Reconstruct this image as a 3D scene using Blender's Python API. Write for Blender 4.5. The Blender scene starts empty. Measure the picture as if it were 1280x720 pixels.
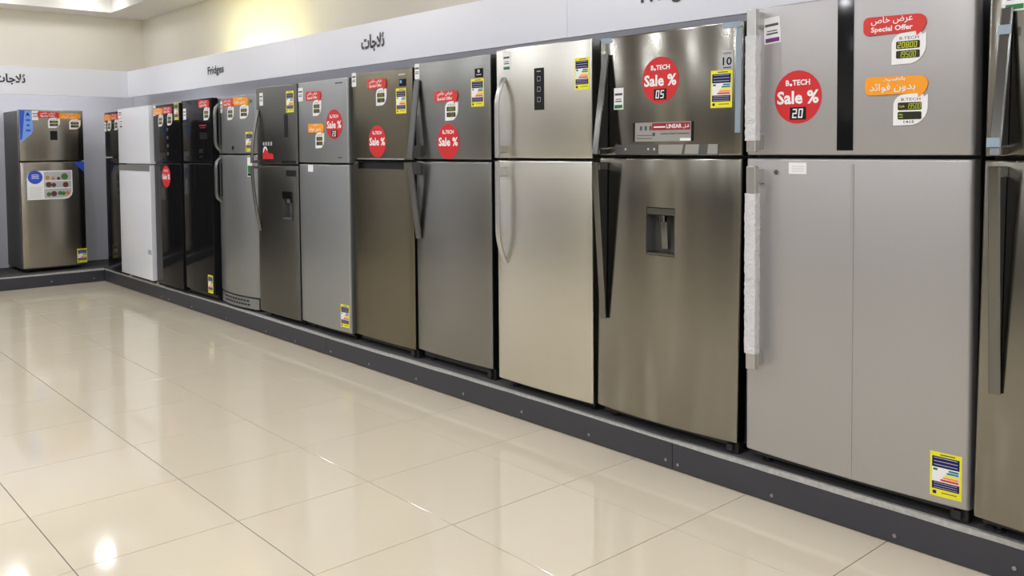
import bpy, math, random
from mathutils import Vector, Matrix
random.seed(7)
SC = bpy.context.scene
COL = SC.collection

# ------------------------------------------------------------------ camera
YAW, PITCH, ROLL = -0.8435823503866912, -0.04352943698965466, -0.008197605839430949
CAM = Vector((3.881499148167941, -0.8636039824532302, 1.4607072213697727))
fw = Vector((math.sin(YAW)*math.cos(PITCH), math.cos(YAW)*math.cos(PITCH), math.sin(PITCH)))
rt = Vector((math.cos(YAW), -math.sin(YAW), 0)); up = rt.cross(fw)
rt2 = math.cos(ROLL)*rt + math.sin(ROLL)*up; up2 = -math.sin(ROLL)*rt + math.cos(ROLL)*up
cd = bpy.data.cameras.new('camera'); cam = bpy.data.objects.new('camera', cd); COL.objects.link(cam)
M4 = Matrix((( rt2.x, up2.x, -fw.x, CAM.x), (rt2.y, up2.y, -fw.y, CAM.y), (rt2.z, up2.z, -fw.z, CAM.z), (0, 0, 0, 1)))
cam.matrix_world = M4
cd.sensor_width = 36; cd.lens = 1108.094/1280*36; cd.shift_y = (231.72-360)/1280
cd.clip_start = .02; cd.clip_end = 100
SC.camera = cam

# ------------------------------------------------------------------ world, exposure
W = bpy.data.worlds.new('world'); SC.world = W; W.use_nodes = True
W.node_tree.nodes['Background'].inputs[0].default_value = (.8, .82, .85, 1)
W.node_tree.nodes['Background'].inputs[1].default_value = .3
SC.view_settings.view_transform = 'Standard'; SC.view_settings.look = 'None'
SC.view_settings.gamma = 1; SC.view_settings.use_curve_mapping = False
SC.view_settings.exposure = 0.84
LAMP_STRENGTH = 23.0      # domes along the walls
SPOT_STRENGTH = 84.0     # flat downlights over the shop floor
SC.cycles.use_denoising = True
SC.cycles.max_bounces = 10; SC.cycles.sample_clamp_indirect = 6

# ------------------------------------------------------------------ materials
MATS = {}
def s2l(c):
    c /= 255
    return c/12.92 if c <= .04045 else ((c+.055)/1.055)**2.4
def rgb(*c): return tuple(s2l(v) for v in c)
def mat(name, col, rough=.5, metal=0., spec=.5, coat=0., aniso=0., noise=None, bump=None, emit=None, alpha=None, trans=None):
    """noise=(scale_xyz, amount): procedural colour grain; bump=(scale, strength)"""
    m = bpy.data.materials.new(name); m.use_nodes = True; nt = m.node_tree; b = nt.nodes['Principled BSDF']
    b.inputs['Base Color'].default_value = (*col, 1); b.inputs['Roughness'].default_value = rough
    b.inputs['Metallic'].default_value = metal; b.inputs['Specular IOR Level'].default_value = spec
    b.inputs['Coat Weight'].default_value = coat; b.inputs['Coat Roughness'].default_value = .03
    if trans: b.inputs['Transmission Weight'].default_value = trans
    if alpha is not None: b.inputs['Alpha'].default_value = alpha
    if aniso:
        b.inputs['Anisotropic'].default_value = aniso
        t = nt.nodes.new('ShaderNodeTangent'); t.direction_type = 'UV_MAP'; t.uv_map = 'UVMap'
        nt.links.new(t.outputs[0], b.inputs['Tangent'])
    if noise or bump:
        tc = nt.nodes.new('ShaderNodeTexCoord')
    if noise:
        sc, amt = noise
        mp = nt.nodes.new('ShaderNodeMapping'); mp.inputs['Scale'].default_value = sc
        nt.links.new(tc.outputs['Object'], mp.inputs[0])
        n = nt.nodes.new('ShaderNodeTexNoise'); n.inputs['Scale'].default_value = 1; n.inputs['Detail'].default_value = 4
        nt.links.new(mp.outputs[0], n.inputs['Vector'])
        r = nt.nodes.new('ShaderNodeMapRange'); r.inputs[3].default_value = 1-amt; r.inputs[4].default_value = 1+amt
        nt.links.new(n.outputs['Fac'], r.inputs[0])
        mx = nt.nodes.new('ShaderNodeVectorMath'); mx.operation = 'SCALE'; mx.inputs[0].default_value = col
        nt.links.new(r.outputs[0], mx.inputs['Scale']); nt.links.new(mx.outputs[0], b.inputs['Base Color'])
    if bump:
        n2 = nt.nodes.new('ShaderNodeTexNoise'); n2.inputs['Scale'].default_value = bump[0]; n2.inputs['Detail'].default_value = 3
        nt.links.new(tc.outputs['Object'], n2.inputs['Vector'])
        bp = nt.nodes.new('ShaderNodeBump'); bp.inputs['Strength'].default_value = bump[1]; bp.inputs['Distance'].default_value = .01
        nt.links.new(n2.outputs['Fac'], bp.inputs['Height']); nt.links.new(bp.outputs[0], b.inputs['Normal'])
    if emit:
        b.inputs['Emission Color'].default_value = (*emit[0], 1); b.inputs['Emission Strength'].default_value = emit[1]
    MATS[name] = m
    return m
BR = (1.5, 40, 260)      # horizontal brushing: long along x, fine along z
mat('tile', (.69, .615, .47), .07, spec=.5, noise=((1.3, 1.3, 1.3), .05))
mat('grout', (.20, .17, .14), .7)
mat('wall_cream', (.80, .755, .66), .8, noise=((3, 3, 3), .02))
mat('panel_grey', (.72, .72, .77), .55, noise=((2, 2, 2), .02))
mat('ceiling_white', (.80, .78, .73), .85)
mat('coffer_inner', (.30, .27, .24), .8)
mat('far_wall', (.62, .60, .55), .7)
mat('far_dark', (.03, .029, .028), .5)
mat('far_mid', (.20, .185, .16), .5)
mat('far_light', (.62, .60, .56), .5)
mat('fascia_white', (.90, .915, .975), .35, noise=((1, 1, 1), .01))
mat('soffit_grey', (.5, .5, .52), .6)
mat('sign_ink', (.055, .05, .06), .45)
mat('charcoal', (.040, .040, .050), .42, noise=((6, 6, 6), .12))
mat('deck_carpet', (.085, .08, .082), .9, noise=((120, 120, 120), .35), bump=(300, .4))
mat('edge_trim', (.48, .48, .47), .35, metal=.2, noise=((60, 60, 60), .35), bump=(60, .5))
mat('bolt_steel', (.45, .45, .45), .3, metal=1.)
mat('black', (.012, .012, .013), .5)
mat('gasket', (.02, .02, .021), .7)
mat('black_glass', (.008, .008, .009), .06, spec=.4)
mat('black_gloss', (.008, .008, .009), .09, spec=.1)
mat('body_black', (.025, .025, .027), .45)
mat('body_grey', (.09, .09, .09), .45)
mat('steel_dark', (.33, .31, .27), .24, 1., aniso=.75, noise=(BR, .06))
mat('steel_lg', (.285, .273, .238), .18, 1., aniso=.8, noise=(BR, .05))
mat('steel_cream', (.68, .665, .60), .28, 1., aniso=.25, noise=(BR, .04))
mat('steel_mid', (.285, .285, .275), .28, 1., aniso=.25, noise=(BR, .05))
mat('steel_bronze', (.20, .18, .13), .28, 1., aniso=.25, noise=(BR, .05))
mat('steel_deep', (.155, .155, .143), .32, 1., aniso=.6, noise=(BR, .05))
mat('silver_pale', (.36, .375, .38), .34, .75, noise=((90, 90, 90), .03))
mat('silver_f', (.30, .31, .31), .34, .7, noise=((90, 90, 90), .03))
mat('silver_matt', (.45, .438, .435), .38, .55, noise=((90, 90, 90), .02))
mat('white_enamel', (.77, .785, .83), .18)
mat('white_plastic', (.78, .78, .78), .4)
mat('band_grey', (.30, .30, .29), .35, .5)
mat('chrome', (.62, .61, .60), .12, 1.)
mat('chrome_dark', (.19, .19, .185), .16, 1.)
mat('handle_grey', (.13, .13, .13), .35, .6)
mat('handle_mid', (.24, .24, .235), .3, .8)
mat('handle_silver', (.55, .55, .54), .28, .85)
mat('wrap', (.82, .82, .84), .22, bump=(55, 1.0), alpha=.72)
mat('tape_blue', (.36, .45, .55), .35, alpha=.8)
mat('s_red', rgb(206, 34, 38), .4); mat('s_tagred', rgb(212, 52, 46), .35); mat('s_orange', rgb(248, 160, 32), .35)
mat('s_white', (.86, .86, .86), .35); mat('s_ink', (.012, .012, .016), .6, spec=.1); mat('s_greyink', (.10, .10, .12), .6, spec=.1)
mat('s_yellow', rgb(238, 230, 30), .4); mat('s_navy', rgb(36, 32, 92), .6, spec=.15); mat('s_green', rgb(40, 120, 60), .4); mat('s_teal', rgb(30, 130, 140), .4)
mat('s_purple', rgb(120, 50, 130), .4); mat('s_blue', rgb(45, 85, 200), .35); mat('s_skyblue', rgb(120, 165, 235), .35); mat('s_lcd', rgb(38, 40, 20), .3)
mat('s_digit_dim', rgb(150, 150, 62), .4)
mat('s_digit', rgb(205, 215, 40), .4); mat('s_darkred', rgb(150, 22, 38), .4)
mat('s_palegrey', (.50, .50, .52), .4); mat('s_lilac', (.70, .68, .80), .4); mat('s_fruit_green', rgb(70, 120, 50), .5); mat('s_fruit_orange', rgb(200, 140, 70), .5)
mat('s_fruit_brown', rgb(95, 55, 45), .5); mat('banner_film', (.34, .335, .31), .35, .2)
mat('panel_black', (.012, .012, .013), .35, spec=.2)
mat('recess_grey', (.12, .12, .115), .35, .5)
mat('lamp_glow', (1, 1, 1), .5, emit=((.98, .985, 1.02), LAMP_STRENGTH))
mat('lamp_spot', (1, 1, 1), .5, emit=((.97, .985, 1.04), SPOT_STRENGTH))
mat('lamp_yellow', (1, 1, .6), .5, emit=((1.0, .98, .45), 20))
mat('led_row', (1, 1, 1), .5, emit=((1, .99, 1), 1.3))
mat('led_left', (1, 1, 1), .5, emit=((1, .99, 1), 8))
mat('lamp_ring', (.7, .7, .7), .4)

# ------------------------------------------------------------------ mesh building
class MB:
    def __init__(s): s.v = []; s.f = []; s.m = []
    def face(s, idx, mi=0): s.f.append(tuple(idx)); s.m.append(mi)
    def quad(s, a, b, c, d, mi=0):
        n = len(s.v); s.v += [a, b, c, d]; s.face((n, n+1, n+2, n+3), mi)
    def box(s, x0, x1, y0, y1, z0, z1, mi=0, b=0.):
        """box, all edges chamfered by b when b > 0"""
        if b <= 0:
            n = len(s.v)
            s.v += [(x, y, z) for z in (z0, z1) for y in (y0, y1) for x in (x0, x1)]
            for q in ((0, 2, 3, 1), (4, 5, 7, 6), (0, 1, 5, 4), (2, 6, 7, 3), (0, 4, 6, 2), (1, 3, 7, 5)): s.face([n+i for i in q], mi)
            return
        n = len(s.v); X = (x0, x1); Y = (y0, y1); Z = (z0, z1); I = {}
        for i in (0, 1):
            for j in (0, 1):
                for k in (0, 1):
                    dx, dy, dz = (b if i == 0 else -b), (b if j == 0 else -b), (b if k == 0 else -b)
                    for ax in range(3):
                        s.v.append((X[i]+(0 if ax == 0 else dx), Y[j]+(0 if ax == 1 else dy), Z[k]+(0 if ax == 2 else dz)))
                        I[i, j, k, ax] = len(s.v)-1
        for ax in range(3):
            for e in (0, 1):
                o = [(0, 0), (1, 0), (1, 1), (0, 1)]
                def key(p):
                    c = list(p); c.insert(ax, e); return (*c, ax)
                q = [I[key(p)] for p in o]
                flip = (e == 0) != (ax == 1)
                s.face(q[::-1] if flip else q, mi)
        for ax in range(3):                     # edges along axis ax
            o1, o2 = [a for a in range(3) if a != ax]
            for p in (0, 1):
                for q in (0, 1):
                    def K(t, w):
                        c = [0, 0, 0]; c[ax] = t; c[o1] = p; c[o2] = q; return I[(*c, w)]
                    s.face((K(0, o1), K(1, o1), K(1, o2), K(0, o2)), mi)
        for i in (0, 1):
            for j in (0, 1):
                for k in (0, 1): s.face((I[i, j, k, 0], I[i, j, k, 1], I[i, j, k, 2]), mi)
    def cyl(s, c, r, h, axis='z', n=16, mi=0, r2=None):
        r2 = r if r2 is None else r2; b = len(s.v)
        for k, rr in ((0, r), (h, r2)):
            for i in range(n):
                a = 2*math.pi*i/n; u, w = rr*math.cos(a), rr*math.sin(a)
                s.v.append((c[0]+u, c[1]+w, c[2]+k) if axis == 'z' else ((c[0]+u, c[1]+k, c[2]+w) if axis == 'y' else (c[0]+k, c[1]+u, c[2]+w)))
        for i in range(n): s.face((b+i, b+(i+1) % n, b+n+(i+1) % n, b+n+i), mi)
        s.face([b+i for i in range(n)][::-1], mi); s.face([b+n+i for i in range(n)], mi)
    def sweep(s, path, wx, th, mi=0, cap=True, r=.3):
        """flat bar of width wx (along x) and thickness th swept along a path of (x,y,z) lying in a y-z plane; 8-sided section"""
        b = len(s.v); n = len(path); c = r*min(wx, th)
        sec = [(-wx/2+c, -th/2), (wx/2-c, -th/2), (wx/2, -th/2+c), (wx/2, th/2-c), (wx/2-c, th/2), (-wx/2+c, th/2), (-wx/2, th/2-c), (-wx/2, -th/2+c)]
        for i, p in enumerate(path):
            a = path[max(0, i-1)]; d = path[min(n-1, i+1)]
            ty, tz = d[1]-a[1], d[2]-a[2]; L = math.hypot(ty, tz) or 1; ny, nz = tz/L, -ty/L
            for u, w in sec: s.v.append((p[0]+u, p[1]+ny*w, p[2]+nz*w))
        for i in range(n-1):
            for k in range(8): s.face((b+8*i+k, b+8*i+(k+1) % 8, b+8*i+8+(k+1) % 8, b+8*i+8+k), mi)
        if cap:
            s.face([b+k for k in range(8)][::-1], mi); s.face([b+8*(n-1)+k for k in range(8)], mi)
    def build(s, name, mats, parent=None, smooth=None, lean=0., uv=False):
        if isinstance(mats, str): mats = [mats]
        v = s.v if not lean else [(x+lean*(z-.9), y, z) for x, y, z in s.v]
        me = bpy.data.meshes.new(name); me.from_pydata(v, [], s.f)
        for m in mats: me.materials.append(MATS[m])
        me.polygons.foreach_set('material_index', s.m)
        if uv:
            u = me.uv_layers.new(name='UVMap')
            for l in me.loops:
                c = me.vertices[l.vertex_index].co; u.data[l.index].uv = (c.z+c.y*.2, c.x+c.y*.3)
        if smooth:
            me.polygons.foreach_set('use_smooth', [True]*len(me.polygons)); me.set_sharp_from_angle(angle=math.radians(smooth))
        me.update()
        import bmesh
        bm = bmesh.new(); bm.from_mesh(me); bmesh.ops.recalc_face_normals(bm, faces=bm.faces[:]); bm.to_mesh(me); bm.free()
        o = bpy.data.objects.new(name, me); COL.objects.link(o)
        if parent is not None: o.parent = parent
        return o
def tag(o, label, cat, group=None):
    o['label'] = label; o['category'] = cat
    if group: o['group'] = group
    return o
def empty(name, loc, rz=0.):
    o = bpy.data.objects.new(name, None); COL.objects.link(o); o.location = loc; o.rotation_euler = (0, 0, rz); o.empty_display_size = .1
    return o
def struct(o): o['kind'] = 'structure'; return o

# text: default font outlines turned into plain mesh, normalised to a unit box
_TC = {}
def text_geo(body, bold=.012):
    k = (body, bold)
    if k not in _TC:
        c = bpy.data.curves.new('t', 'FONT'); c.body = body; c.resolution_u = 2; c.offset = bold; c.fill_mode = 'FRONT'
        o = bpy.data.objects.new('t', c); COL.objects.link(o); bpy.context.view_layer.update()
        me = bpy.data.meshes.new_from_object(o.evaluated_get(bpy.context.evaluated_depsgraph_get()))
        V = [(v.co.x, v.co.y) for v in me.vertices]; F = [tuple(p.vertices) for p in me.polygons]
        bpy.data.objects.remove(o); bpy.data.curves.remove(c); bpy.data.meshes.remove(me)
        x0, x1 = min(v[0] for v in V), max(v[0] for v in V); y0, y1 = min(v[1] for v in V), max(v[1] for v in V)
        _TC[k] = ([((x-x0)/(x1-x0)-.5, (y-y0)/(y1-y0)-.5) for x, y in V], F, (x1-x0)/(y1-y0))
    return _TC[k]
AR_FRIDGES = '\ufe95\ufe8e\ufe9f\ufefc\ufe9b'
AR_OFFER = '\ufeb9\ufe8e\ufea7 \ufebd\ufeae\ufecb'
AR_INSTAL = '\ufec2\ufef4\ufeb4\ufed8\ufe98\ufedf\ufe8e\ufe91'
AR_NOINT = '\ufeaa\ufe8b\ufe8d\ufeee\ufed3 \ufee5\ufeed\ufeaa\ufe91'
AR_LIN = '\ufede\ufe92\ufed7'

def rrect(cx, cz, w, h, r=.0, n=4):
    if r <= 0: return [(cx-w/2, cz-h/2), (cx+w/2, cz-h/2), (cx+w/2, cz+h/2), (cx-w/2, cz+h/2)]
    P = []
    for ox, oz, a0 in ((cx+w/2-r, cz-h/2+r, -90), (cx+w/2-r, cz+h/2-r, 0), (cx-w/2+r, cz+h/2-r, 90), (cx-w/2+r, cz-h/2+r, 180)):
        for i in range(n+1):
            a = math.radians(a0+90*i/n); P.append((ox+r*math.cos(a), oz+r*math.sin(a)))
    return P
def disc(cx, cz, r, n=28): return [(cx+r*math.cos(2*math.pi*i/n), cz+r*math.sin(2*math.pi*i/n)) for i in range(n)]
SEG = {'0': 'abcdef', '1': 'bc', '2': 'abged', '3': 'abgcd', '4': 'fgbc', '5': 'afgcd', '6': 'afgecd', '7': 'abc', '8': 'abcdefg', '9': 'abcfgd'}
def seg_rects(ch, x, z, w, h, t):
    """seven-segment digit with its lower-left corner at x,z -> list of slanted quads"""
    out = []
    R = {'a': (0, h-t, w, h), 'd': (0, 0, w, t), 'g': (0, h/2-t/2, w, h/2+t/2), 'f': (0, h/2, t, h), 'e': (0, 0, t, h/2), 'b': (w-t, h/2, w, h), 'c': (w-t, 0, w, h/2)}
    for c in SEG.get(ch, ''):
        a, b, c2, d = R[c]; q = [(a, b), (c2, b), (c2, d), (a, d)]
        out.append([(x+u+.10*v, z+v) for u, v in q])
    return out

# ------------------------------------------------------------------ room
X_LEFT, Y_BACK, X_RIGHT, Y_FRONT, H = -7.40, 3.08, 13.0, -11.0, 3.06
Y_PART = -5.4
b = MB(); b.box(X_LEFT, X_RIGHT, Y_FRONT, Y_BACK, -.06, -.004); floor = struct(b.build('floor', 'grout'))
T = .6; tb = MB(); g = .0019; tb.box(-T/2+g, T/2-g, -T/2+g, T/2-g, -.004, 0, 0, .0008)
tile0 = tb.build('tile', 'tile', floor); tile0.location = (0, 0, 0)
first = True
for i in range(-11, 11):
    for j in range(-9, 4):
        if first: o = tile0; first = False
        else: o = tile0.copy(); COL.objects.link(o)
        o.location = (T*i+T/2, T*j+T/2, 0); o.rotation_euler = (0, 0, math.pi/2*random.randrange(4))
b = MB(); b.box(T*11+g, X_RIGHT, Y_FRONT, T*4, -.004, 0); b.box(X_LEFT, T*11-g, Y_FRONT, -T*9-g, -.004, 0); b.box(X_LEFT, T*11, T*4+g, Y_BACK, -.004, 0); b.box(X_LEFT, -T*11-g, -T*9, T*4, -.004, 0)
struct(b.build('floor_outer', 'tile'))
def wall(name, box, m): b = MB(); b.box(*box); return struct(b.build(name, m))
wall('wall_left', (X_LEFT-.1, X_LEFT, Y_FRONT, Y_BACK+.1, 0, 3.3), 'wall_cream')
wall('wall_back', (X_LEFT, X_RIGHT+.1, Y_BACK, Y_BACK+.1, 0, 3.3), 'wall_cream')
wall('wall_right', (X_RIGHT, X_RIGHT+.1, Y_FRONT, Y_BACK, 0, 3.3), 'far_wall')
wall('wall_front', (X_LEFT, X_RIGHT, Y_FRONT-.1, Y_FRONT, 0, 3.3), 'far_wall')
XP, YP = -7.33, 2.92; HC0 = 3.2095
b = MB(); x = X_LEFT+.3; rn = random.Random(3); k = 0
while x < 9:                      # dark low stand-in for displays across the aisle, added for the steel reflections
    w_ = rn.uniform(.55, .95); b.box(x, x+w_-.02, Y_PART-.3, Y_PART+.3, .14, rn.uniform(1.75, 1.95), rn.choice((0, 0, 0, 1, 1, 2))); x += w_; k += 1
b.box(X_LEFT+.3, 9.6, Y_PART-.32, Y_PART+.32, 0, .139)
struct(b.build('reflection_partition', ['far_dark', 'far_mid', 'far_light']))
wall('wall_left_panel', (X_LEFT, XP, Y_FRONT, YP, 0, 2.2), 'panel_grey')
wall('wall_back_panel', (X_LEFT, X_RIGHT, YP, Y_BACK, 0, 2.2), 'panel_grey')
for cx_, cw_ in ((-4.05, .20), (-3.15, .13), (1.6, .2)):
    wall('reflection_column', (cx_-cw_, cx_+cw_, -4.75, -4.45, 0, HC0), 'wall_cream')  # pale columns added so the shiny steel reflects upright streaks
CX0, CX1, CY0, CY1, HC = -7.0, 12.6, -10.6, 2.58, 3.21
b = MB()
b.box(X_LEFT, X_RIGHT, CY1, Y_BACK, H, 3.3); b.box(X_LEFT, X_RIGHT, Y_FRONT, CY0, H, 3.3)
b.box(X_LEFT, CX0, CY0, CY1, H, 3.3); b.box(CX1, X_RIGHT, CY0, CY1, H, 3.3)
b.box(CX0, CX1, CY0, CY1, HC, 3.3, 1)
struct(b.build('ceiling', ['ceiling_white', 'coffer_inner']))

# lamps in the coffer
ZTUBE = 2.331
def lamp_proto(mglow):
    r = empty('recessed_downlight', (0, 0, 0))
    b = MB(); b.cyl((0, 0, -.03), .105, .03, 'z', 20, 0, .115); b.build('housing', 'lamp_ring', r, 40)
    b = MB(); n = 16; prev = None
    rings = [(.09, -.03), (.082, -.055), (.055, -.074), (.0, -.08)]
    for rr, z in rings[:-1]:
        base = len(b.v)
        for i in range(n): b.v.append((rr*math.cos(2*math.pi*i/n), rr*math.sin(2*math.pi*i/n), z))
        if prev is not None:
            for i in range(n): b.face((prev+i, prev+(i+1) % n, base+(i+1) % n, base+i))
        prev = base
    b.v.append((0, 0, -.08)); c = len(b.v)-1
    for i in range(n): b.face((prev+i, prev+(i+1) % n, c))
    b.build('diffuser', mglow, r, 60)
    return r
def dup(root):
    r = root.copy(); COL.objects.link(r)
    for ch in root.children:
        c = ch.copy(); COL.objects.link(c); c.parent = r
    return r
L0 = lamp_proto('lamp_glow'); used = False
LX = [-6.68+1.9*k for k in range(9)]
spots = [(x, 2.26) for x in LX] + [(-6.68, y) for y in (1.34, .2, -1.2)]
for i, (x, y) in enumerate(spots):
    o = L0 if not used else dup(L0); used = True
    o.location = (x, y, HC)
    if i == 0: tag(o, 'lit domed downlight in the ceiling recess above the far left corner', 'ceiling light', 'domed downlights along the walls')
    else: tag(o, 'lit domed downlight near the wall, out of the picture', 'ceiling light', 'domed downlights along the walls')
r0 = empty('ceiling_spotlight', (0, 0, 0))
b = MB(); b.cyl((0, 0, -.012), .12, .012, 'z', 20, 0, .13); b.build('housing', 'lamp_ring', r0, 40)
b = MB(); n = 16; b.v = [(.105*math.cos(2*math.pi*i/n), .105*math.sin(2*math.pi*i/n), -.0125) for i in range(n)]; b.face(list(range(n))[::-1]); b.build('lens', 'lamp_spot', r0)
used = False
for y in (.75, -1.0, -2.8, -5.0, -7.2, -9.4):
    for x in [-5.4+1.9*k for k in range(10)]:
        o = r0 if not used else dup(r0); used = True
        o.location = (x, y, HC); tag(o, 'flat round spotlight in the ceiling over the aisle, out of the picture', 'ceiling light', 'spotlights over the aisle')
b = MB(); b.cyl((-4.75, 2.77, ZTUBE), .016, 1.25, 'x', 12); yl = b.build('fluorescent_tube', 'lamp_yellow', None, 40)
tag(yl, 'yellow-green tube light lying on top of the long fascia', 'tube light')

# ------------------------------------------------------------------ platforms
ZD = .147; XPL, YPL = -6.53, 2.294
def bolts(root, pts, axis):
    first = None
    for a, z in pts:
        if first is None:
            b = MB()
            if axis == 'y': b.cyl((0, -.004, 0), .0075, .006, 'y', 10); 
            else: b.cyl((-.002, 0, 0), .0075, .006, 'x', 10)
            o = first = b.build('bolt', 'bolt_steel', root, 40)
        else: o = first.copy(); COL.objects.link(o); o.parent = root
        o.location = (a, YPL-.014, z) if axis == 'y' else (XPL+.014, a, z)
def trim_strip(root, a0, a1, axis, seed):
    rn = random.Random(seed); b = MB(); n = max(2, int((a1-a0)/.12)); prev = None
    for i in range(n+1):
        a = a0+(a1-a0)*i/n
        z1 = ZD-.0055+.004*math.sin(a*2.1+seed)+rn.uniform(-.0012, .0012); z0 = ZD-.021+.003*math.sin(a*1.7+1)+rn.uniform(-.001, .001)
        base = len(b.v)
        for d, z in ((-.016, z0), (-.016, z1), (.012, z1), (.012, z0)):
            b.v.append((a, YPL+d, z) if axis == 'y' else (XPL-d, a, z))
        if prev is not None:
            for k in range(4): b.face((prev+k, prev+(k+1) % 4, base+(k+1) % 4, base+k))
        else: b.face((base, base+1, base+2, base+3))
        prev = base
    b.face((prev+3, prev+2, prev+1, prev))
    b.build('edge_trim', 'edge_trim', root)
pr = tag(empty('display_platform', (0, 0, 0)), 'long low charcoal platform carrying the main row of fridges', 'platform')
b = MB(); b.box(XPL+.03, 6.4, YPL, YP-.004, .0, ZD); b.build('deck', 'deck_carpet', pr)
js = [XPL+.015, -4.70, -1.64, 1.418, 4.48, 6.4]
for q in range(5):
    b = MB(); b.box(js[q]+.001, js[q+1]-.001, YPL-.014, YPL, .004, ZD-.016, 0, .002); b.build('front_panel', 'charcoal', pr)
    trim_strip(pr, js[q]+.001, js[q+1]-.001, 'y', q)
bolts(pr, [(-4.79, .03), (-4.60, .03), (-4.05, .03), (-3.3, .03), (-2.568, .03), (-2.087, .028), (-1.576, .035), (-1.082, .035), (-.55, .039), (-.085, .041), (.415, .046), (.907, .04), (1.383, .04), (1.451, .034), (1.926, .034), (2.432, .033), (2.833, .055)], 'y')
pl = tag(empty('display_platform', (0, 0, 0)), 'short charcoal platform along the left wall under the lone fridge', 'platform')
b = MB(); b.box(XP+.004, XPL, -2.2, YP-.004, .0, ZD); b.build('deck', 'deck_carpet', pl)
b = MB(); b.box(XPL, XPL+.014, -2.2, YPL-.016, .004, ZD-.016, 0, .002); b.build('front_panel', 'charcoal', pl)
trim_strip(pl, -2.2, YPL-.016, 'x', 3)
bolts(pl, [(1.74, .05), (2.17, .04), (1.2, .045)], 'x')

# ------------------------------------------------------------------ fascia signs
XF, YF, ZF0, ZF1 = -6.80, 2.68, 2.066, 2.368
def sign_text(root, body, c, w, h, axis, z):
    V, F, _ = text_geo(body, .035 if body != 'Fridges' else .022); b = MB(); n = len(V)
    if axis == 'y': pos = lambda u, v, d: (c+u*w, YF-d, z+v*h)
    else: pos = lambda u, v, d: (XF+d, c+u*w, z+v*h)
    b.v = [pos(u, v, .004) for u, v in V]
    for f in F: b.face(f)
    b.build('lettering', 'sign_ink', root)
fr_ = tag(empty('fascia_sign', (0, 0, 0)), 'long white fascia with dark lettering above the main fridge row', 'sign')
fj = [XF+.0005, -2.75, .372, 3.49, 6.4]
for q in range(4):
    b = MB(); b.box(fj[q]+.0012, fj[q+1]-.0012, YF, YF+.02, ZF0, ZF1, 0, .0015); b.build('panel', 'fascia_white', fr_)
b = MB(); b.box(XF, 6.4, YF+.02, Y_BACK, ZF1-.075, ZF1-.055); b.build('soffit', 'soffit_grey', fr_)
b = MB(); b.box(XF+.1, 6.3, YF+.021, YF+.045, ZF0+.15, ZF0+.165); b.build('led_strip', 'led_row', fr_)
sign_text(fr_, 'Fridges', -4.334, .365, .098, 'y', 2.207)
sign_text(fr_, AR_FRIDGES, -1.60, .305, .126, 'y', 2.222)
sign_text(fr_, 'Fridges', 1.09, .365, .098, 'y', 2.215)
fl_ = tag(empty('fascia_sign', (0, 0, 0)), 'white fascia with dark Arabic lettering above the lone left fridge', 'sign')
fj = [-3.6, -.45, YF+.0]
for q in range(2):
    b = MB(); b.box(XF-.02, XF, fj[q]+.0012, fj[q+1]-.0012, ZF0, ZF1, 0, .0015); b.build('panel', 'fascia_white', fl_)
b = MB(); b.box(X_LEFT, XF-.02, -3.6, YF, ZF1-.03, ZF1-.01); b.build('soffit', 'soffit_grey', fl_)
b = MB(); b.box(XF-.045, XF-.021, -3.5, YF-.1, ZF0+.15, ZF0+.165); b.build('led_strip', 'led_left', fl_)
sign_text(fl_, AR_FRIDGES, 1.462, .306, .118, 'x', 2.228)

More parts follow.
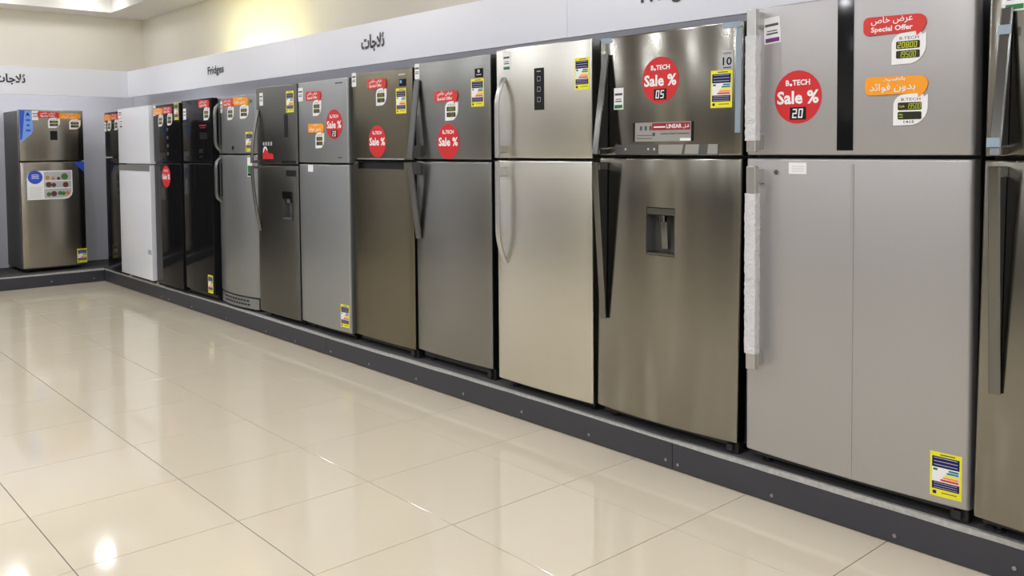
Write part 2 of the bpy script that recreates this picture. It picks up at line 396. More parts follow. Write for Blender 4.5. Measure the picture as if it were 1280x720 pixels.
# ------------------------------------------------------------------ fridges
class Fridge:
    def __init__(s, label, x0, x1, ye, bow, top, gap, bot, door, body, lean=0., r=.008, depth=None, left=False, gapw=.012, th=.06, name='fridge', feet='black'):
        s.w = x1-x0; s.bow = bow; s.top = top; s.gap = gap; s.bot = bot; s.door = door; s.lean = lean; s.r = r; s.th = th; s.gw = gapw
        if left: s.root = empty(name, (ye, (x0+x1)/2, ZD), math.pi/2); d = .70
        else: s.root = empty(name, ((x0+x1)/2, ye-bow, ZD)); d = YP-.015-(ye-bow)
        tag(s.root, label, 'fridge', 'fridges on display')
        hw = s.w/2
        b = MB(); b.box(-hw+.004, hw-.004, bow+th+.014, d, .035, top-.006, 0, .006); b.build('cabinet', body, s.root, lean=lean)
        b = MB()
        for z0, z1 in ((gap+gapw/2+.012, top-.02), (bot+.015, gap-gapw/2-.012)): b.box(-hw+.02, hw-.02, bow+th-.001, bow+th+.0145, z0, z1)
        b.build('gasket', 'gasket', s.root, lean=lean)
        b = MB(); b.box(-hw+.02, hw-.02, bow+.035, bow+th+.02, .03, bot-.006); b.build('kick_plate', 'black', s.root, lean=lean)
        for sx in (-1, 1):
            b = MB(); b.cyl((sx*(hw-.06), bow+.075, 0), .02, .008, 'z', 12); b.cyl((sx*(hw-.06), bow+.075, .008), .011, .03, 'z', 10); b.build('foot', feet, s.root, 40, lean)
    def hinge_foot(s):
        hw = s.w/2; b = MB(); b.box(hw-.075, hw-.012, s.bow+.03, s.bow+.075, .0, s.bot-.004, 0, .004); b.box(hw-.06, hw-.03, s.bow+.012, s.bow+.03, .012, s.bot-.012, 0, .003)
        s.put(b, 'hinge_foot', 'black')
    def surf(s, x):
        t = min(1, abs(2*x/s.w)); return s.bow*t*t
    def put(s, b, name, mats, parent=None, smooth=None, uv=False): return b.build(name, mats, parent or s.root, smooth, s.lean, uv)
    def doors(s, hu=(), hl=(), mats=None, cuts=()):
        m = mats or s.door
        s.up = s.make_door(s.gap+s.gw/2, s.top, hu, m); s.lo = s.make_door(s.bot, s.gap-s.gw/2, hl, m)
        s.up.name = 'freezer_door'; s.lo.name = 'fridge_door'
    def make_door(s, z0, z1, holes, m):
        w, r = s.w, s.r; hw = w/2; rz = min(r, .008)
        off = [0, .1, .3, .6, 1]
        def axis(lo, hi, rr, step, extra):
            A = {round(lo+o*rr, 5) for o in off} | {round(hi-o*rr, 5) for o in off}
            n = max(2, int((hi-lo-2*rr)/step))
            A |= {round(lo+rr+(hi-lo-2*rr)*i/n, 5) for i in range(1, n)}
            E = {round(e, 5) for e in extra}
            return sorted({a for a in A if all(abs(a-e) > .004 for e in E)} | E)
        xs = axis(-hw, hw, r, .06 if s.bow else .3, [h[0] for h in holes]+[h[1] for h in holes])
        zs = axis(z0, z1, rz, .5, [h[2] for h in holes]+[h[3] for h in holes])
        def rd(d, rr): return 0 if d >= rr else rr-math.sqrt(max(0, rr*rr-(rr-d)**2))
        b = MB(); nx = len(xs); nz = len(zs); yb = s.bow+s.th
        for z in zs:
            for x in xs: b.v.append((x, s.surf(x)+rd(min(x+hw, hw-x), r)+rd(min(z-z0, z1-z), rz), z))
        def inh(x, z): return any(h[0] < x < h[1] and h[2] < z < h[3] for h in holes)
        for j in range(nz-1):
            for i in range(nx-1):
                if inh((xs[i]+xs[i+1])/2, (zs[j]+zs[j+1])/2): continue
                k = j*nx+i; b.face((k, k+1, k+nx+1, k+nx))
        rim = [i for i in range(nx)] + [j*nx+nx-1 for j in range(1, nz)] + [(nz-1)*nx+i for i in range(nx-2, -1, -1)] + [j*nx for j in range(nz-2, 0, -1)]
        base = len(b.v)
        for k in rim: b.v.append((b.v[k][0], yb, b.v[k][2]))
        for q in range(len(rim)): b.face((rim[q], rim[(q+1) % len(rim)], base+(q+1) % len(rim), base+q))
        b.face([base+q for q in range(len(rim))])
        return s.put(b, 'door', m, None, 35, True)
    # flat print and stickers follow the door's curve
    def slab(s, b, P, d, mi=0, base=0.):
        n = len(P); o = len(b.v)
        for x, z in P: b.v.append((x, s.surf(x)-d, z))
        for x, z in P: b.v.append((x, s.surf(x)-base, z))
        for i in range(n): b.face((o+i, o+(i+1) % n, o+n+(i+1) % n, o+n+i), mi)
        s.flat(b, P, d, mi)
    def flat(s, b, P, d, mi=0):
        """a print polygon; wide ones are cut into upright strips so that they follow the door's curve"""
        x0, x1 = min(p[0] for p in P), max(p[0] for p in P); n = 1 if s.bow == 0 or x1-x0 < .05 else int((x1-x0)/.04)+1
        for k in range(n):
            Q = P
            for lim, sg in ((x0+(x1-x0)*k/n, 1), (x0+(x1-x0)*(k+1)/n, -1)):
                if n == 1: break
                out = []
                for i in range(len(Q)):
                    a, c = Q[i-1], Q[i]; ia, ic = sg*(a[0]-lim) >= 0, sg*(c[0]-lim) >= 0
                    if ia != ic:
                        t = (lim-a[0])/(c[0]-a[0]); out.append((lim, a[1]+(c[1]-a[1])*t))
                    if ic: out.append(c)
                Q = out
                if len(Q) < 3: break
            if len(Q) >= 3:
                o = len(b.v); b.v += [(x, s.surf(x)-d, z) for x, z in Q]; b.face(range(o, o+len(Q)), mi)
    def text(s, b, body, cx, cz, w, h, d, mi=0, bold=.012):
        V, F, _ = text_geo(body, bold); o = len(b.v)
        b.v += [(cx+u*w, s.surf(cx+u*w)-d, cz+v*h) for u, v in V]
        for f in F: b.face([o+i for i in f], mi)
    def digits(s, b, txt, cx, cz, w, h, d, mi, t=.14):
        n = len(txt); cw = w/n
        for i, ch in enumerate(txt):
            for q in seg_rects(ch, cx-w/2+i*cw+cw*.08, cz-h/2, cw*.74, h, cw*t): s.flat(b, q, d, mi)
    def sale(s, x, z, num=None):
        b = MB(); s.slab(b, disc(x, z, .103), .0015); o = s.put(b, 'sale_sticker', 's_red'); o['label'] = 'round red sale sticker'
        b = MB(); s.text(b, 'B', x-.044, z+.056, .016, .022, .0022, 0, .03); s.flat(b, disc(x-.029, z+.048, .0055, 10), .0022); s.text(b, 'TECH', x+.016, z+.056, .076, .022, .0022, 0, .03)
        s.text(b, 'Sale %', x, z-.001, .182, .052, .0022, 0, .03)
        s.put(b, 'lettering', 's_white', o)
        if num:
            b = MB(); s.slab(b, rrect(x+.002, z-.063, .07, .048), .0026); dd = s.put(b, 'number_panel', 'panel_black', o)
            b = MB(); s.digits(b, num, x+.001, z-.063, .052, .036, .0034, 0, .2); s.put(b, 'digits', 's_white', o)
    def offer(s, x, z, kind='red', n1=None, n2=None, foot=None):
        w, h = .222, .066; L, R, B, Tp = x-w/2, x+w/2, z-h/2, z+h/2
        P = []
        def arc(ox, oz, r, a0, a1, n=4):
            for i in range(n+1):
                a = math.radians(a0+(a1-a0)*i/n); P.append((ox+r*math.cos(a), oz+r*math.sin(a)))
        P += [(R-.034, B+.002), (R-.032, B-.014), (R-.012, B+.004)]; arc(R-.028, Tp-.032, .028, -20, 90); arc(L+.02, Tp-.02, .02, 90, 180); arc(L+.02, B+.02, .02, 180, 270)
        b = MB(); s.slab(b, P, .006); o = s.put(b, 'offer_tag', 's_tagred' if kind == 'red' else 's_orange')
        o['label'] = 'red special offer tag with price card' if kind == 'red' else 'orange instalment tag with price card'
        # white leaf-shaped price card below, behind the tag
        cx, cz, cw, ch = x+.051, z-.088, .118, .110; l, r2, bt, tp = cx-cw/2, cx+cw/2, cz-ch/2, cz+ch/2
        P = [(l, bt)]; arc(r2-.062, bt+.062, .062, -80, 0, 5); P += [(r2, tp-.003), (r2-.012, tp-.012)] ; P += [(r2-.02, tp+.004)]; arc(l+.04, tp-.04, .04, 90, 180, 5)
        b = MB(); s.slab(b, P, .004); s.put(b, 'price_card', 's_white', o)
        b = MB()
        if kind == 'red':
            s.text(b, AR_OFFER, x-.008, z+.016, .148, .030, .0068, 0, .01); s.text(b, 'Special Offer', x-.008, z-.016, .148, .024, .0068, 0, .025)
        else:
            s.text(b, AR_INSTAL, x-.004, z+.021, .076, .016, .0068, 0, .02); s.text(b, AR_NOINT, x-.012, z-.008, .162, .034, .0068, 0, .008)
        s.put(b, 'lettering', 's_white', o)
        b = MB(); s.text(b, 'B.TECH', cx+.002, cz+.036, .066, .010, .0046, 0, .0); 
        if foot: s.text(b, foot, cx-.004, cz-.043, .036, .009, .0046, 0, .02)
        s.put(b, 'card_print', 's_greyink', o)
        b = MB()
        for dz in (.012, -.021): s.slab(b, rrect(cx-.002, cz+dz, .082, .027, .004, 2), .0048)
        s.put(b, 'price_display', 's_lcd', o)
        b = MB(); d1 = n1 or '1880'; d2 = n2 or '1700'
        if foot:
            s.text(b, 'Cash', cx-.029, cz+.012, .019, .008, .0054); s.digits(b, d1, cx+.012, cz+.012, .05, .019, .0054, 0)
            s.text(b, 'Min', cx-.031, cz-.017, .014, .006, .0054); s.text(b, 'mth', cx-.031, cz-.026, .014, .006, .0054)
        else:
            s.digits(b, d1, cx-.004, cz+.012, .070, .020, .0054, 0, .17); s.digits(b, d2, cx+(-.004 if len(d2) == len(d1) else .0), cz-.021, .062, .020, .0054, 0)
        s.put(b, 'digits', 's_digit' if n1 else 's_digit_dim', o)
    def energy(s, x, z, w=.104, h=.156):
        b = MB(); s.slab(b, rrect(x, z, w, h), .0012); o = s.put(b, 'energy_label', 's_yellow'); o['label'] = 'yellow bordered energy rating label'
        b = MB(); iw = w*.86
        s.flat(b, rrect(x, z+.044, iw, .038), .0018, 0); s.flat(b, rrect(x, z-.039, iw, .026), .0018, 0)
        s.flat(b, rrect(x, z+.0, iw, .050), .0018, 1)
        for k, (ww, c) in enumerate(((.030, 2), (.036, 2), (.042, 4), (.048, 5), (.056, 6))):
            zz = z+.018-.009*k; xr = x+iw/2-.002
            s.flat(b, [(xr-ww, zz-.0034), (xr, zz-.0034), (xr, zz+.0034), (xr-ww, zz+.0034), (xr-ww-.005, zz)], .0023, c)
        s.flat(b, [(x-iw/2+.004, z+.013), (x-iw/2+.018, z+.013), (x-iw/2+.018, z+.021), (x-iw/2+.004, z+.021)], .0023, 3)
        for k in range(3): s.flat(b, rrect(x, z+.058-.012*k, iw*.86, .0022), .0023, 7)
        for k in range(3): s.flat(b, rrect(x, z-.031-.008*k, iw*.86, .0016), .0023, 7)
        s.flat(b, rrect(x+.006, z+.070, iw*.55, .004), .0018, 8); s.flat(b, rrect(x-.036*w/.104, z-.064, .012, .012, .003, 2), .0018, 0); s.flat(b, rrect(x+.012, z-.063, .05, .003), .0018, 8)
        s.put(b, 'label_print', ['s_navy', 's_white', 's_teal', 's_green', 's_yellow', 's_orange', 's_tagred', 's_palegrey', 's_greyink'], o)
    def price(s, x, z, band=None, w=.062, h=.098, rot=0.):
        c, sn = math.cos(rot), math.sin(rot)
        R = lambda P: [(x+(px-x)*c-(pz-z)*sn, z+(px-x)*sn+(pz-z)*c) for px, pz in P]
        b = MB(); s.slab(b, R(rrect(x, z, w, h)), .0015); o = s.put(b, 'price_label', 's_white'); o['label'] = 'small white paper label'
        b = MB()
        for dz, ww, t in ((.020, .8, .010), (-.002, .62, .004), (-.012, .70, .006)): s.flat(b, R(rrect(x, z+dz*h/.098, w*ww, t)), .0021, 0)
        if band: s.flat(b, R(rrect(x, z-.036*h/.098, w*.84, .016)), .0021, 1)
        s.put(b, 'label_print', ['s_greyink', band or 's_greyink'], o)
    def patch(s, name, m, x, z, w, h, r=0., d=.0015, parent=None, label=None):
        b = MB(); s.slab(b, rrect(x, z, w, h, r, 3), d); o = s.put(b, name, m, parent)
        if label: o['label'] = label
        return o
    def handle(s, door, path, wx, th, m, feet=(), name='handle'):
        b = MB(); b.sweep(path, wx, th)
        for f in feet: b.box(*f, 0, .003)
        return s.put(b, name, m, door, 40)

def arch(x, z0, z1, y0, out, mode, n=14):
    """handle paths in a y-z plane; z0 is the far end, z1 the end at the door gap"""
    P = []
    for i in range(n+1):
        t = i/n
        if mode == 'quarter': y = out*math.sin(t*math.pi/2)              # bows out towards the gap
        elif mode == 'wedge': y = out*t
        elif mode == 'full': y = out*min(1, (1-(1-min(1, t/.35))**2))     # swings out fast, then runs parallel
        P.append((x, y0-y, z0+(z1-z0)*t))
    return P

FD = 'black'
# --- lone fridge on the left platform (front faces +x)
f = Fridge('dark silver two-door fridge with blue stickers, alone on the left platform', 1.496, 2.136, -6.62, .012, 1.75, 1.197, .045, 'steel_dark', 'body_grey', left=True)
f.doors()
b = MB(); f.slab(b, [(-.315, 1.742), (-.195, 1.738), (-.185, 1.53), (-.205, 1.49), (-.292, 1.41), (-.312, 1.42)], .0015); o = f.put(b, 'corner_sticker', 's_skyblue'); o['label'] = 'tall blue corner sticker'
b = MB(); f.flat(b, [(-.312, 1.74), (-.262, 1.74), (-.292, 1.43), (-.31, 1.43)], .002, 0)
for zz, ww in ((1.70, .03), (1.64, .04), (1.585, .03), (1.53, .045)): f.flat(b, rrect(-.232, zz, ww, .022), .002, 1)
f.text(b, 'A', -.232, 1.70, .04, .045, .0024, 2); f.put(b, 'sticker_print', ['s_blue', 's_blue', 's_navy'], o)
f.price(-.163, 1.69); f.offer(-.03, 1.70, 'red'); f.offer(.182, 1.687, 'orange')
f.patch('touch_panel', 'panel_black', .015, 1.477, .072, .098, .004)
b = MB(); f.slab(b, [(.21, 1.185), (.318, 1.19), (.318, 1.07)], .0015); o = f.put(b, 'corner_sticker', 's_blue')
P = [(-.26, .785), (.11, .785)] + [(.11+.08*math.sin(math.radians(a)), .865-.08*math.cos(math.radians(a))) for a in (0, 30, 60, 90)] + [(.19, 1.097), (-.18, 1.097)] + [(-.18-.08*math.sin(math.radians(a)), 1.017+.08*math.cos(math.radians(a))) for a in (0, 30, 60, 90)]
b = MB(); f.slab(b, P, .0015); o = f.put(b, 'picture_sticker', 's_white'); o['label'] = 'white sticker picturing a stocked fridge shelf'
b = MB(); f.flat(b, disc(-.18, 1.027, .072, 22), .0021, 0)
for k in range(3): f.flat(b, [(-.215, 1.048-.018*k), (-.185, 1.052-.018*k), (-.145, 1.046-.018*k), (-.145, 1.053-.018*k), (-.185, 1.059-.018*k), (-.215, 1.055-.018*k)], .0026, 1)
f.flat(b, [(-.095, .80), (.105, .80), (.14, .81), (.168, .835), (.178, .87), (.178, 1.085), (-.095, 1.085)], .0021, 2)
for zz in (.985, .905): f.flat(b, rrect(.042, zz, .27, .01), .0026, 3)
for (xx, zz, rr, mi) in ((-.06, 1.02, .022, 5), (-.005, 1.012, .017, 5), (.05, 1.01, .018, 6), (.11, 1.03, .036, 4), (-.05, .945, .03, 6), (0, .94, .024, 6), (.12, .94, .03, 6), (-.05, .84, .024, 4), (0, .845, .03, 6), (.06, .85, .022, 4), (.095, .845, .022, 4), (.14, .85, .022, 5)): f.flat(b, disc(xx, zz, rr, 12), .003, mi)
for k in range(7): f.flat(b, rrect(-.18, .915-.018*k, .13-.01*(k % 3), .004), .0021, 7)
f.put(b, 'sticker_print', ['s_blue', 's_white', 's_palegrey', 's_white', 's_fruit_green', 's_fruit_orange', 's_fruit_brown', 's_palegrey'], o)
f.energy(.27, .146)

for k in range(3):  # unseen fridges, added to darken what the black doors reflect
    f = Fridge('unseen glossy black fridge added on the left platform, %s the lone dark silver one' % ('next beyond', 'second beyond', 'third beyond')[k], .50-.74*k, 1.18-.74*k, -6.62, 0, 1.75, 1.2, .045, 'black_gloss', 'body_black', left=True)
    f.doors()
# --- main row, from the corner to the right
f = Fridge('narrow black fridge at the corner end of the row, half hidden by the white fridge', -6.27, -5.70, 2.25, 0, 1.72, 1.235, .027, 'black_gloss', 'body_black')
f.doors(); f.offer(-.17, 1.662, 'orange'); f.offer(.057, 1.666, 'red'); f.price(-.255, 1.565)
f.patch('badge', 's_palegrey', -.20, 1.234, .10, .014, 0, .003)

f = Fridge('white two-door fridge with a grey band between its doors', -5.68, -4.80, 2.20, 0, 1.735, 1.17, .045, 'white_enamel', 'white_enamel', feet='white_plastic')
f.doors(); f.price(-.36, 1.68, None, .10, .075); f.price(-.335, 1.585, 's_navy', .085, .09)
f.patch('handle_band', 'band_grey', .0, 1.134, .872, .058, 0, .003, f.lo)
f.patch('clear_tape', 'tape_blue', .39, .321, .09, .045)

f = Fridge('glossy black fridge next to the white one, round sale sticker on its lower door', -4.785, -4.12, 2.24, 0, 1.737, 1.191, .032, 'black_gloss', 'body_black')
f.doors(); f.price(-.29, 1.685); f.offer(-.18, 1.675, 'orange'); f.offer(.045, 1.68, 'red'); f.energy(.255, 1.661); f.sale(-.03, 1.061)
b = MB()
for k in range(4): f.flat(b, rrect(.03, 1.50-.075*k, .035, .03, .004, 2), .0012)
f.put(b, 'icon_print', 's_greyink')['kind'] = 'stuff'

f = Fridge('glossy black fridge with a slit handle, energy label low on its right', -4.11, -3.46, 2.25, 0, 1.752, 1.197, .06, 'black_gloss', 'body_black')
f.doors(hl=[(-.07, -.025, .92, 1.175)])
b = MB(); b.box(-.07, -.025, .022, .03, .92, 1.175); b.box(-.071, -.0695, .002, .03, .92, 1.175); b.box(-.0255, -.0245, .002, .03, .92, 1.175); f.put(b, 'slit_handle', 'black', f.lo)
f.price(-.245, 1.63); f.offer(.19, 1.705, 'red'); f.energy(.240, .149)
b = MB(); f.flat(b, rrect(.16, 1.43, .16, .06, .004, 2), .0012); f.flat(b, rrect(.1, 1.30, .09, .035), .0012); f.flat(b, rrect(.1, 1.25, .07, .02), .0012); f.put(b, 'dark_reflection', 's_ink')['kind'] = 'stuff'  # dark reflections in the door glass, drawn as flat patches
b = MB(); f.flat(b, rrect(.15, 1.52, .15, .012), .0012); f.flat(b, rrect(.15, 1.50, .12, .008), .0012); f.put(b, 'red_reflection', 's_darkred')  # dim red reflections in the door glass, drawn as flat bars

f = Fridge('silver fridge with loop handles, bulging doors and a slotted grille at its foot', -3.455, -2.735, 2.31, .045, 1.745, 1.27, .115, 'silver_f', 'body_grey', r=.02)
f.doors()
def loop(f, door, z0, z1, x, m):
    b = MB(); n = 10; P = []
    for i in range(n+1):
        t = i/n; y = .042*min(1, 2.6*math.sin(t*math.pi)); P.append((x, f.surf(x)-.004-y, z0+(z1-z0)*t))
    b.sweep(P, .04, .022); f.put(b, 'handle', m, door, 40)
    b = MB(); f.slab(b, rrect(x+.01, (z0+z1)/2, .05, (z1-z0)*.78, .015), .001); f.put(b, 'handle_pocket', 'black', door)
loop(f, f.up, 1.30, 1.70, -.272, 'handle_mid'); loop(f, f.lo, .87, 1.24, -.272, 'handle_mid')
f.offer(-.055, 1.695, 'red'); f.offer(.165, 1.70, 'orange'); f.price(-.225, 1.665); f.energy(.272, 1.371, .09)
f.patch('round_badge', 's_ink', .023, 1.323, .036, .036, .0179); f.patch('eco_sticker', 's_green', .302, 1.693, .03, .028, .004)
o = f.patch('feature_label', 's_white', .273, 1.169, .06, .154); f.patch('label_print', 's_green', .273, 1.15, .05, .06, 0, .002, o); f.patch('label_print', 's_ink', .273, 1.108, .05, .02, 0, .002, o)
b = MB(); P = [(-.35+.7*i/12) for i in range(13)]
for i in range(12):
    x0, x1 = P[i], P[i+1]; y0, y1 = f.surf(x0)+.004, f.surf(x1)+.004; b.quad((x0, y0, .02), (x1, y1, .02), (x1, y1, .105), (x0, y0, .105))
    b.quad((x0, y0, .105), (x1, y1, .105), (x1, .08, .105), (x0, .08, .105)); b.quad((x0, y0, .02), (x0, .08, .02), (x1, .08, .02), (x1, y1, .02))
gr = f.put(b, 'kick_grille', 'silver_f', None, 40)
for row in range(2):
    for k in range(10):
        x = -.22+.047*k+.012*row; b = MB(); f.slab(b, rrect(x, .080-.030*row, .030, .013, .004, 2), -.001, 0, -.0045); f.put(b, 'slot', 'black', gr)

f = Fridge('dark grey fridge with one long bowed handle line and a small water dispenser', -2.645, -1.995, 2.27, .012, 1.787, 1.192, .045, 'steel_deep', 'body_grey')
HB = (.10, .252, .785, .995)
f.doors(hl=[HB])
def dispenser(f, hb, dep, mrec, mlev, mtray, headh):
    x0, x1, z0, z1 = hb; ys = f.surf((x0+x1)/2); b = MB()
    V = [(x0, ys-.001, z0), (x1, ys-.001, z0), (x1, ys-.001, z1), (x0, ys-.001, z1), (x0+.008, ys+dep, z0+.004), (x1-.008, ys+dep, z0+.004), (x1-.008, ys+dep, z1), (x0+.008, ys+dep, z1)]
    b.v = V
    for q in ((0, 1, 5, 4), (1, 2, 6, 5), (2, 3, 7, 6), (3, 0, 4, 7), (4, 5, 6, 7)): b.face(q)
    o = f.put(b, 'water_dispenser', mrec); o['label'] = 'recessed water dispenser'
    b = MB(); b.box(x0+.002, x1-.002, ys-.002, ys+dep-.002, z1-headh, z1-.001, 0, .003); f.put(b, 'dispenser_head', mtray, o)
    cx = (x0+x1)/2; b = MB(); b.sweep([(cx, ys+.030, z1-headh), (cx, ys+.026, z1-headh-.03), (cx, ys+.034, z0+.07), (cx, ys+.038, z0+.03)], .034, .010); b.cyl((cx, ys+.018, z1-headh-.03), .02, .03, 'z', 12); f.put(b, 'lever', mlev, o, 40)
    b = MB(); b.box(x0+.003, x1-.003, ys-.004, ys+dep-.002, z0+.001, z0+.016, 0, .003); f.put(b, 'drip_tray', mlev, o)
dispenser(f, HB, .05, 'recess_grey', 'handle_grey', 'black_glass', .055)
f.handle(f.up, arch(-.275, 1.615, 1.203, .004, .06, 'quarter'), .034, .016, 'handle_mid', [(-.288, -.262, -.045, .012, 1.205, 1.225)])
f.handle(f.lo, arch(-.275, .68, 1.183, .004, .06, 'quarter'), .034, .016, 'handle_mid', [(-.288, -.262, -.045, .012, 1.16, 1.18)])
f.price(-.22, 1.696); f.energy(.24, 1.658); f.patch('touch_panel', 'panel_black', .178, 1.483, .05, .171, .004)
f.patch('trim_plate', 'panel_black', .208, 1.214, .199, .022, .003); f.patch('trim_plate', 'panel_black', .236, 1.131, .138, .045, .003)
b = MB(); [f.flat(b, rrect(-.19+.045*k, 1.352, .026, .028, .004, 2), .0012) for k in range(4)]; f.put(b, 'icon_print', 's_palegrey')['kind'] = 'stuff'
b = MB(); f.slab(b, disc(-.165, 1.29, .042, 14), .0013, 0); f.slab(b, [(-.215, 1.235), (-.02, 1.235), (-.03, 1.275), (-.10, 1.28), (-.16, 1.32), (-.2, 1.28)], .0018, 1); f.put(b, 'feature_sticker', ['s_white', 's_red'])

f = Fridge('pale silver fridge with red and orange price tags and a 20 sale sticker', -1.985, -1.30, 2.28, .01, 1.788, 1.207, .054, 'silver_pale', 'body_grey')
f.doors(); f.price(-.30, 1.703, None, .075); f.offer(-.10, 1.685, 'red'); f.offer(-.068, 1.457, 'orange'); f.sale(.174, 1.476, '20'); f.energy(.27, .167)
f.patch('paper_label', 's_white', -.162, 1.172, .075, .049); f.patch('badge', 's_greyink', .239, 1.756, .086, .009, 0, .001); f.patch('badge', 's_greyink', .24, 1.25, .05, .007, 0, .001)
f.patch('edge_molding', 'handle_silver', .337, 1.49, .010, .55, 0, .001, f.up); f.patch('edge_molding', 'handle_silver', .337, .63, .010, 1.12, 0, .001, f.lo)

f = Fridge('bronze brown fridge with a black grip recess between its doors', -1.274, -.588, 2.30, .01, 1.804, 1.232, .06, 'steel_bronze', 'body_black')
f.doors(hl=[(-.275, .255, 1.178, 1.222)])
b = MB(); ys = f.surf(.2); b.box(-.275, .255, .035, .045, 1.178, 1.222); b.box(-.276, .256, .004, .045, 1.1765, 1.1785); b.box(-.276, -.274, .004, .045, 1.178, 1.222); b.box(.254, .256, .006, .045, 1.178, 1.222); f.put(b, 'grip_recess', 'black', f.lo)
b = MB(); f.slab(b, rrect(-.01, 1.243, .54, .009), .003); f.put(b, 'grip_lip', 'handle_silver', f.up)
f.hinge_foot(); f.price(-.315, 1.768, None, .058, .092); f.offer(-.027, 1.726, 'red'); f.sale(-.032, 1.355); f.energy(.235, 1.604)
o = f.patch('feature_sticker', 's_ink', .254, 1.716, .07, .044); f.patch('sticker_print', 's_skyblue', .236, 1.722, .02, .018, 0, .002, o)
f.patch('badge', 's_palegrey', .247, 1.767, .07, .009, 0, .001)

f = Fridge('mid grey fridge with dark flared handles between the bronze and champagne fridges', -.57, .14, 2.31, .015, 1.825, 1.237, .07, 'steel_mid', 'body_black')
f.doors()
for door, z0, z1 in ((f.up, 1.72, 1.25), (f.lo, .76, 1.224)):
    f.handle(door, arch(-.315, z0, z1, .004, .062, 'wedge'), .05, .018, 'handle_grey', [(-.337, -.293, -.045, .012, min(z1, z1+(z0-z1)*.16), max(z1, z1+(z0-z1)*.16))])
f.hinge_foot(); f.price(-.325, 1.775, None, .055, .092); f.offer(-.022, 1.611, 'red'); f.sale(-.008, 1.347); f.energy(.255, 1.618)
o = f.patch('warranty_sticker', 's_ink', .268, 1.727, .066, .05); b = MB(); f.flat(b, disc(.268, 1.737, .010, 10), .0022); f.flat(b, rrect(.268, 1.717, .04, .005), .0022); f.put(b, 'sticker_print', 's_palegrey', o)

f = Fridge('champagne steel fridge with arched handles and a narrow black touch panel', .227, .932, 2.28, .01, 1.835, 1.247, .049, 'steel_cream', 'body_black')
f.doors()
for door, z0, z1 in ((f.up, 1.68, 1.256), (f.lo, .69, 1.238)):
    zf = z1+(z0-z1)*.06
    f.handle(door, arch(-.278, z0, z1, .004, .055, 'full', 18), .030, .018, 'handle_silver', [(-.291, -.265, -.05, .012, min(zf, zf+(z0-z1)*.09), max(zf, zf+(z0-z1)*.09))])
o = f.patch('touch_panel', 'panel_black', -.004, 1.608, .071, .214, .003, .002)
b = MB()
for k in range(3):
    zz = 1.66-.053*k
    for q in (rrect(-.004, zz+.011, .024, .002), rrect(-.004, zz-.011, .024, .002), rrect(-.015, zz, .002, .024), rrect(.007, zz, .002, .024)): f.flat(b, q, .0027)
f.flat(b, rrect(-.004, 1.698, .03, .004), .0027); f.put(b, 'key_print', 's_palegrey', o)
f.price(-.259, 1.768, 's_green'); f.energy(.293, 1.667, .094)

def lg_handles(f, x):
    for door, z0, z1 in ((f.up, 1.745, 1.275), (f.lo, .49, 1.238)):
        h = f.handle(door, arch(x, z0, z1, .006, .068, 'wedge', 8), .036, .014, 'chrome_dark', [(x-.016, x+.016, -.05, .014, min(z1, z1+(z0-z1)*.05), max(z1, z1+(z0-z1)*.05))])
        b = MB(); e = 1 if z0 > z1 else -1
        b.v = [(x-.012, .012, z0-e*.02), (x+.012, .012, z0-e*.02), (x+.012, .012, z1+e*.03), (x-.012, .012, z1+e*.03), (x-.012, -.052, z1+e*.03), (x+.012, -.052, z1+e*.03)]
        for q in ((0, 3, 4), (1, 5, 2), (0, 4, 5, 1), (3, 2, 5, 4), (0, 1, 2, 3)): b.face(q)
        f.put(b, 'handle_shade', 'black', door)  # black wedge stands in for the shadowed gap behind the bar
def lg_controls(f, x, w):
    o = f.patch('control_strip', 'recess_grey', x, 1.296, w, .046, 0, .0012)
    b = MB()
    for dx in (-.22, -.08, -.045): f.flat(b, disc(x+dx, 1.298, .006, 10), .0019)
    f.put(b, 'indicator_print', 's_palegrey', o)['kind'] = 'stuff'
    for P in ([(x-.02, 1.276), (x+.105, 1.276), (x+.115, 1.318), (x-.02, 1.318)], [(x+.12, 1.276), (x+.19, 1.276), (x+.195, 1.318), (x+.127, 1.318)], [(x+.235, 1.276), (x+w/2-.004, 1.276), (x+w/2-.004, 1.318), (x+.24, 1.318)]):
        b = MB(); f.slab(b, P, .002); f.put(b, 'control_window', 'banner_film', o)
f = Fridge('shiny steel fridge with a water dispenser and a 05 sale sticker', .975, 1.77, 2.28, .025, 1.822, 1.263, .057, 'steel_lg', 'body_black', lean=.017, r=.010)
HB = (-.082, .076, .82, 1.037)
f.hinge_foot(); f.doors(hl=[HB]); dispenser(f, HB, .055, 'recess_grey', 'chrome_dark', 'chrome_dark', .035)
lg_handles(f, -.345); lg_controls(f, .004, .577)
f.sale(-.001-.012, 1.604, '05'); f.price(-.265, 1.533, 's_green', .062, .10); f.energy(.301, 1.548, .10)
o = f.patch('warranty_label', 's_palegrey', .327, 1.669, .052, .078); b = MB(); f.text(b, '10', .327, 1.662, .042, .034, .0022, 0, .02); f.text(b, 'LINEAR', .327, 1.695, .038, .007, .0022); f.flat(b, rrect(.327, 1.636, .036, .004), .0022); f.put(b, 'lettering', 's_ink', o)
o = f.patch('compressor_banner', 'banner_film', .0, 1.375, .335, .085, 0, .0012)
b = MB(); f.slab(b, rrect(-.163, 1.375, .011, .085), .0024, 0); f.slab(b, rrect(.163, 1.375, .011, .085), .0024, 0); f.slab(b, rrect(.049, 1.398, .208, .032), .0018, 1, .001)
f.text(b, 'LINEAR', .068, 1.399, .082, .018, .0024, 2, .02); f.text(b, AR_LIN, .131, 1.397, .032, .018, .0024, 2, .01)
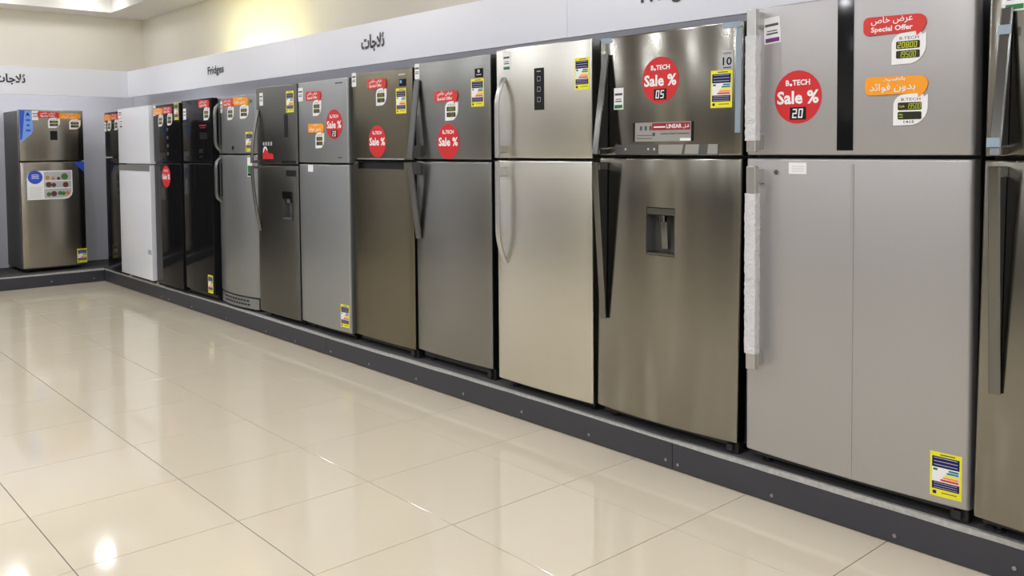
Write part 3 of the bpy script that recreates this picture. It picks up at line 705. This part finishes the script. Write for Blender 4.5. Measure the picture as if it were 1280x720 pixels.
f.flat(b, rrect(-.012, 1.396, .065, .006), .0024, 2); f.text(b, 'Inverter Linear Compressor', .072, 1.366, .155, .010, .0018, 0); f.flat(b, rrect(-.045, 1.364, .016, .016, .004, 2), .0018, 3); f.flat(b, rrect(.128, 1.340, .055, .012), .0018, 2)
for k in range(3): f.flat(b, rrect(-.12+.028*k, 1.392, .014, .02, .004, 2), .0018, 3)
for k in range(2): f.flat(b, rrect(-.10, 1.36-.014*k, .09, .003), .0018, 3)
f.put(b, 'banner_print', ['s_ink', 's_darkred', 's_white', 's_greyink'], o)
f.patch('protective_tape', 'tape_blue', -.352, 1.808, .075, .026); f.patch('protective_tape', 'tape_blue', .345, 1.81, .085, .024); f.patch('protective_tape', 'tape_blue', .378, 1.58, .024, .43)
b = MB(); P = [(.30, 1.765), (.296, 1.775), (.304, 1.783), (.309, 1.778), (.304, 1.774), (.304, 1.768), (.312, 1.768), (.312, 1.764)]; f.flat(b, P, .0012)
for k, (w_, h_) in enumerate(((.009, .009), (.007, .012), (.008, .008), (.007, .011))): f.flat(b, [(.316+.0115*k, 1.767), (.316+.0115*k+w_*.7, 1.767), (.316+.0115*k+w_, 1.767+h_), (.316+.0115*k+w_*.4, 1.767+h_)], .0012)
f.put(b, 'script_logo', 's_white')

f = Fridge('wide matt silver fridge with a black glass strip and plastic-wrapped handles', 1.805, 2.69, 2.27, .018, 1.861, 1.265, .056, 'silver_matt', 'body_black', r=.016, gapw=.014)
f.doors()
for door, z0, z1, w0, w1 in ((f.up, 1.285, 1.85, 1.33, 1.745), (f.lo, .41, 1.228, .475, 1.12)):
    x = -.372; yb = -.058
    b = MB(); b.box(x-.021, x+.021, yb, yb+.028, z0, z1, 0, .003)
    b.box(x-.018, x+.018, yb+.028, .022, z0+.01, z0+.07, 0, .003); b.box(x-.018, x+.018, yb+.028, .022, z1-.07, z1-.01, 0, .003)
    o = f.put(b, 'handle', 'handle_silver', door)
    rn = random.Random(int(z0*100)); b = MB(); n = int((w1-w0)/.012); prev = None
    for i in range(n+1):
        zz = w0+(w1-w0)*i/n; base = len(b.v)
        for u, v in ((-1, -1), (-.3, -1.15), (.4, -1.1), (1, -1), (1.1, 0), (1, 1), (0, 1.1), (-1, 1), (-1.12, 0)):
            b.v.append((x+u*(.0235+rn.uniform(-.001, .002)), yb+.014+v*(.0165+rn.uniform(-.001, .002)), zz))
        if prev is not None:
            for k in range(9): b.face((prev+k, prev+(k+1) % 9, base+(k+1) % 9, base+k))
        prev = base
    w_ = f.put(b, 'plastic_wrap', 'wrap', door, 25); w_['label'] = 'crinkled clear plastic wrap around the handle'
f.patch('glass_strip', 'black_glass', -.005, 1.574, .063, .568, 0, .002, f.up)
b = MB(); f.slab(b, rrect(.026, .65, .010, 1.18), .0022); f.put(b, 'door_molding', 'silver_matt', f.lo)
f.sale(-.202, 1.497, '20'); f.price(-.319, 1.766, 's_purple', .076, .104, .07)
f.offer(.176, 1.736, 'red', '20800', '19500'); f.offer(.184, 1.521, 'orange', '19500', '19500', '1415'); f.energy(.368, .162)
o = f.patch('paper_label', 's_white', -.201, 1.221, .077, .044)
b = MB()
for k in range(3): f.flat(b, rrect(-.198, 1.228-.009*k, .055, .002), .0021)
f.put(b, 'label_print', 's_palegrey', o)
f.hinge_foot()
b = MB(); b.cyl((-.294, f.surf(-.294)-.006, 1.204), .010, .012, 'y', 16); o = f.put(b, 'lock', 'chrome', f.lo, 40)

f = Fridge('shiny steel fridge cut off by the right edge, with long flat handles', 2.725, 3.52, 2.25, .025, 1.822, 1.263, .053, 'steel_lg', 'body_black', lean=.017, r=.010)
f.doors(); lg_handles(f, -.335); lg_controls(f, .02, .577); f.price(-.318, 1.785, 's_green', .066, .10)
for zz, yy in ((1.66, -.0), (1.30, -.065)):
    b = MB(); b.box(-.355, -.316, -.020+yy*.9, -.0125+yy*.9, zz, zz+.03); f.put(b, 'protective_tape', 'tape_blue')
